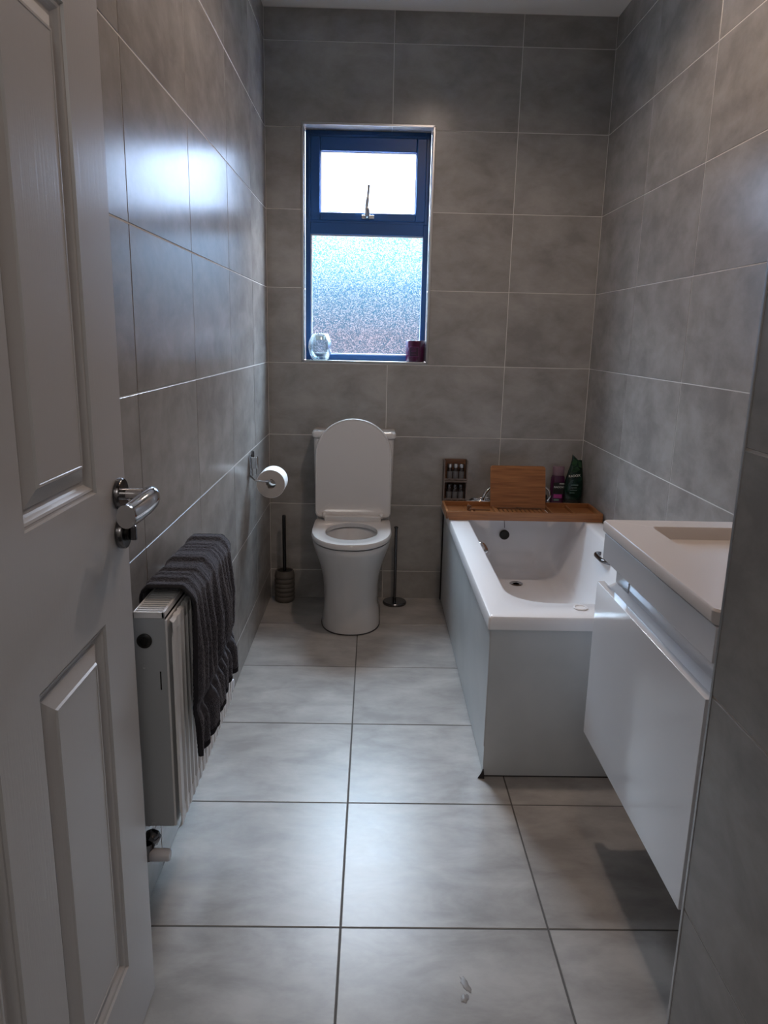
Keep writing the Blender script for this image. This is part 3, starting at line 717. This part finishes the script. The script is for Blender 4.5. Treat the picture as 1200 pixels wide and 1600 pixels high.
# ------------------------------------------------------------------ shower gels
def text_part(name, txt, size, loc, rot, mat_, parent, ext=.0004):
    cu = bpy.data.curves.new(name, 'FONT'); cu.body = txt; cu.size = size; cu.extrude = ext; cu.align_x = 'CENTER'; cu.align_y = 'CENTER'
    to = bpy.data.objects.new('tmp', cu); C.objects.link(to)
    dg = bpy.context.evaluated_depsgraph_get(); me = bpy.data.meshes.new_from_object(to.evaluated_get(dg))
    bpy.data.objects.remove(to); me.materials.clear(); me.materials.append(mat_)
    o = bpy.data.objects.new(name, me); C.objects.link(o); o.parent = parent
    o.matrix_local = Matrix.Translation(loc) @ rot.to_matrix().to_4x4(); return o
from mathutils import Euler
t = thing('shower_gel', 'tall dark green shower gel bottle with white lettering in bath corner', 'bottle')
gx, gy = 1.440, -.075
def ell(rx, ry, z, dx=0, n=40, e_=2.6): return [(gx+dx+rx*math.copysign(abs(math.cos(2*PI*i/n))**(2/e_), math.cos(2*PI*i/n)), gy+ry*math.copysign(abs(math.sin(2*PI*i/n))**(2/e_), math.sin(2*PI*i/n)), z) for i in range(n)]
B0 = BZ+.001
loft('cap', [ell(.036, .021, B0), ell(.038, .023, B0+.004), ell(.038, .023, B0+.024), ell(.035, .020, B0+.027)], M_black, t)
top = [(x, y, z + (.020*(gx-x)/.022 if True else 0)) for x, y, z in ell(.023, .0030, B0+.228, .008)]
loft('bottle_body', [ell(.037, .022, B0+.028), ell(.043, .025, B0+.045), ell(.044, .025, B0+.08, .0), ell(.041, .022, B0+.12, .002), ell(.034, .016, B0+.16, .005), ell(.028, .010, B0+.19, .007), ell(.024, .005, B0+.215, .008), top], M_green, t)
lf = [(gx-.010, .205), (gx+.016, .215), (gx+.026, .195), (gx+.020, .160), (gx+.004, .148), (gx-.018, .165)]
def onf(z): return gy-(.0265-.021*max(0, (z-.09)/.13))
for k, P in enumerate(([(-.008, .222), (.010, .210), (.006, .190), (-.010, .180), (-.017, .200)], [(.012, .214), (.028, .204), (.030, .180), (.014, .186)], [(-.012, .178), (.008, .186), (.022, .172), (.006, .160), (-.018, .162)])):
    P = [(gx+a, onf(b)-.0012, B0+b) for a, b in P]; mesh('leaf_print', *loftvf([P, [(x, y-.0006, z) for x, y, z in P]]), M_leaf, t)
text_part('lettering', 'RADOX', .0155, Vector((gx-.003, onf(.145)-.004, B0+.143)), Euler((PI/2-.19, -.10, 0)), M_txt, t)
for k, (a, b, hh_) in enumerate(((-.018, .016, .0050), (-.014, .010, .0028), (-.020, .012, .0022), (-.020, .002, .0022))):
    z = B0+.098-k*.012; box('small_print', (gx+a, gy-.0268, z), (gx+b, gy-.0255, z+hh_), M_txt2, t)
t.location = (0, 0, 0); place(t, (gx, gy, B0)); 
t2 = thing('shower_gel', 'purple shower gel bottle behind the tall green one in bath corner', 'bottle')
gx, gy = 1.372, -.048
loft('bottle_body', [ell(.030, .018, B0), ell(.033, .020, B0+.004), ell(.034, .021, B0+.07), ell(.032, .019, B0+.125), ell(.028, .016, B0+.135)], M_purple, t2)
loft('cap', [ell(.026, .016, B0+.136), ell(.028, .017, B0+.140), ell(.028, .017, B0+.176), ell(.026, .015, B0+.179)], M_pcap, t2)
box('black_band', (gx-.024, gy-.0222, B0+.050), (gx+.028, gy-.019, B0+.105), M_black, t2, .001)
box('pink_patch', (gx-.020, gy-.0224, B0+.030), (gx+.020, gy-.019, B0+.048), M_pink, t2, .001)
text_part('lettering', 'RADOX', .013, Vector((gx+.002, gy-.0226, B0+.083)), Euler((PI/2, 0, 0)), M_txt, t2)
box('small_print', (gx+.004, gy-.0226, B0+.098), (gx+.026, gy-.022, B0+.101), M_txt, t2)
box('small_print', (gx-.018, gy-.0228, B0+.018), (gx+.006, gy-.020, B0+.025), M_txt2, t2)
place(t2, (gx, gy, B0))

# ------------------------------------------------------------------ vanity
t = thing('vanity_unit', 'white gloss wall-hung vanity unit with square basin on the right', 'vanity unit')
VY0, VY1 = -2.392, -1.790; XW = W-.001
box('carcass', (1.066, VY0+.004, .290), (XW, VY1-.010, .690), M_gloss, t)
box('upper_carcass', (1.090, VY0+.004, .690), (XW, VY1-.010, .820), M_gloss, t)
box('top_rail', (1.050, VY0, .758), (1.092, VY1-.006, .821), M_gloss, t, .0012)
box('drawer_front', (1.048, VY0, .285), (1.066, VY1+.014, .694), M_gloss, t, .0012)
mesh('finger_channel', *loftvf([[(1.067, y, .688), (1.067, y, .690), (1.086, y, .700), (1.088, y, .757), (1.092, y, .757), (1.092, y, .688)] for y in (VY0+.004, VY1-.012)]), M_gloss, t)
box('channel_insert', (1.0845, VY1-.10, .702), (1.0875, VY1-.014, .756), M_trim, t)
bk = []
zt, zb = .850, .8225
loft('basin', [rrect(1.050, XW, VY0+.002, VY1+.006, .012, zb), rrect(1.046, XW, VY0, VY1+.010, .014, zb+.004), rrect(1.045, XW, VY0-.001, VY1+.011, .016, zt-.004), rrect(1.048, XW, VY0+.002, VY1+.008, .014, zt),
     rrect(1.142, 1.415, VY0+.055, VY1-.052, .010, zt), rrect(1.147, 1.411, VY0+.060, VY1-.056, .012, zt-.006), rrect(1.180, 1.385, VY0+.090, VY1-.080, .03, zt-.085), rrect(1.24, 1.32, VY0+.18, VY1-.17, .03, zt-.098)], M_basin, t)
lathe('basin_waste', [(.022, 0), (.024, .002), (.018, .003)], (1.28, -2.09, zt-.098), M_chrome, t, 28)
place(t, (1.27, -2.09, .285))
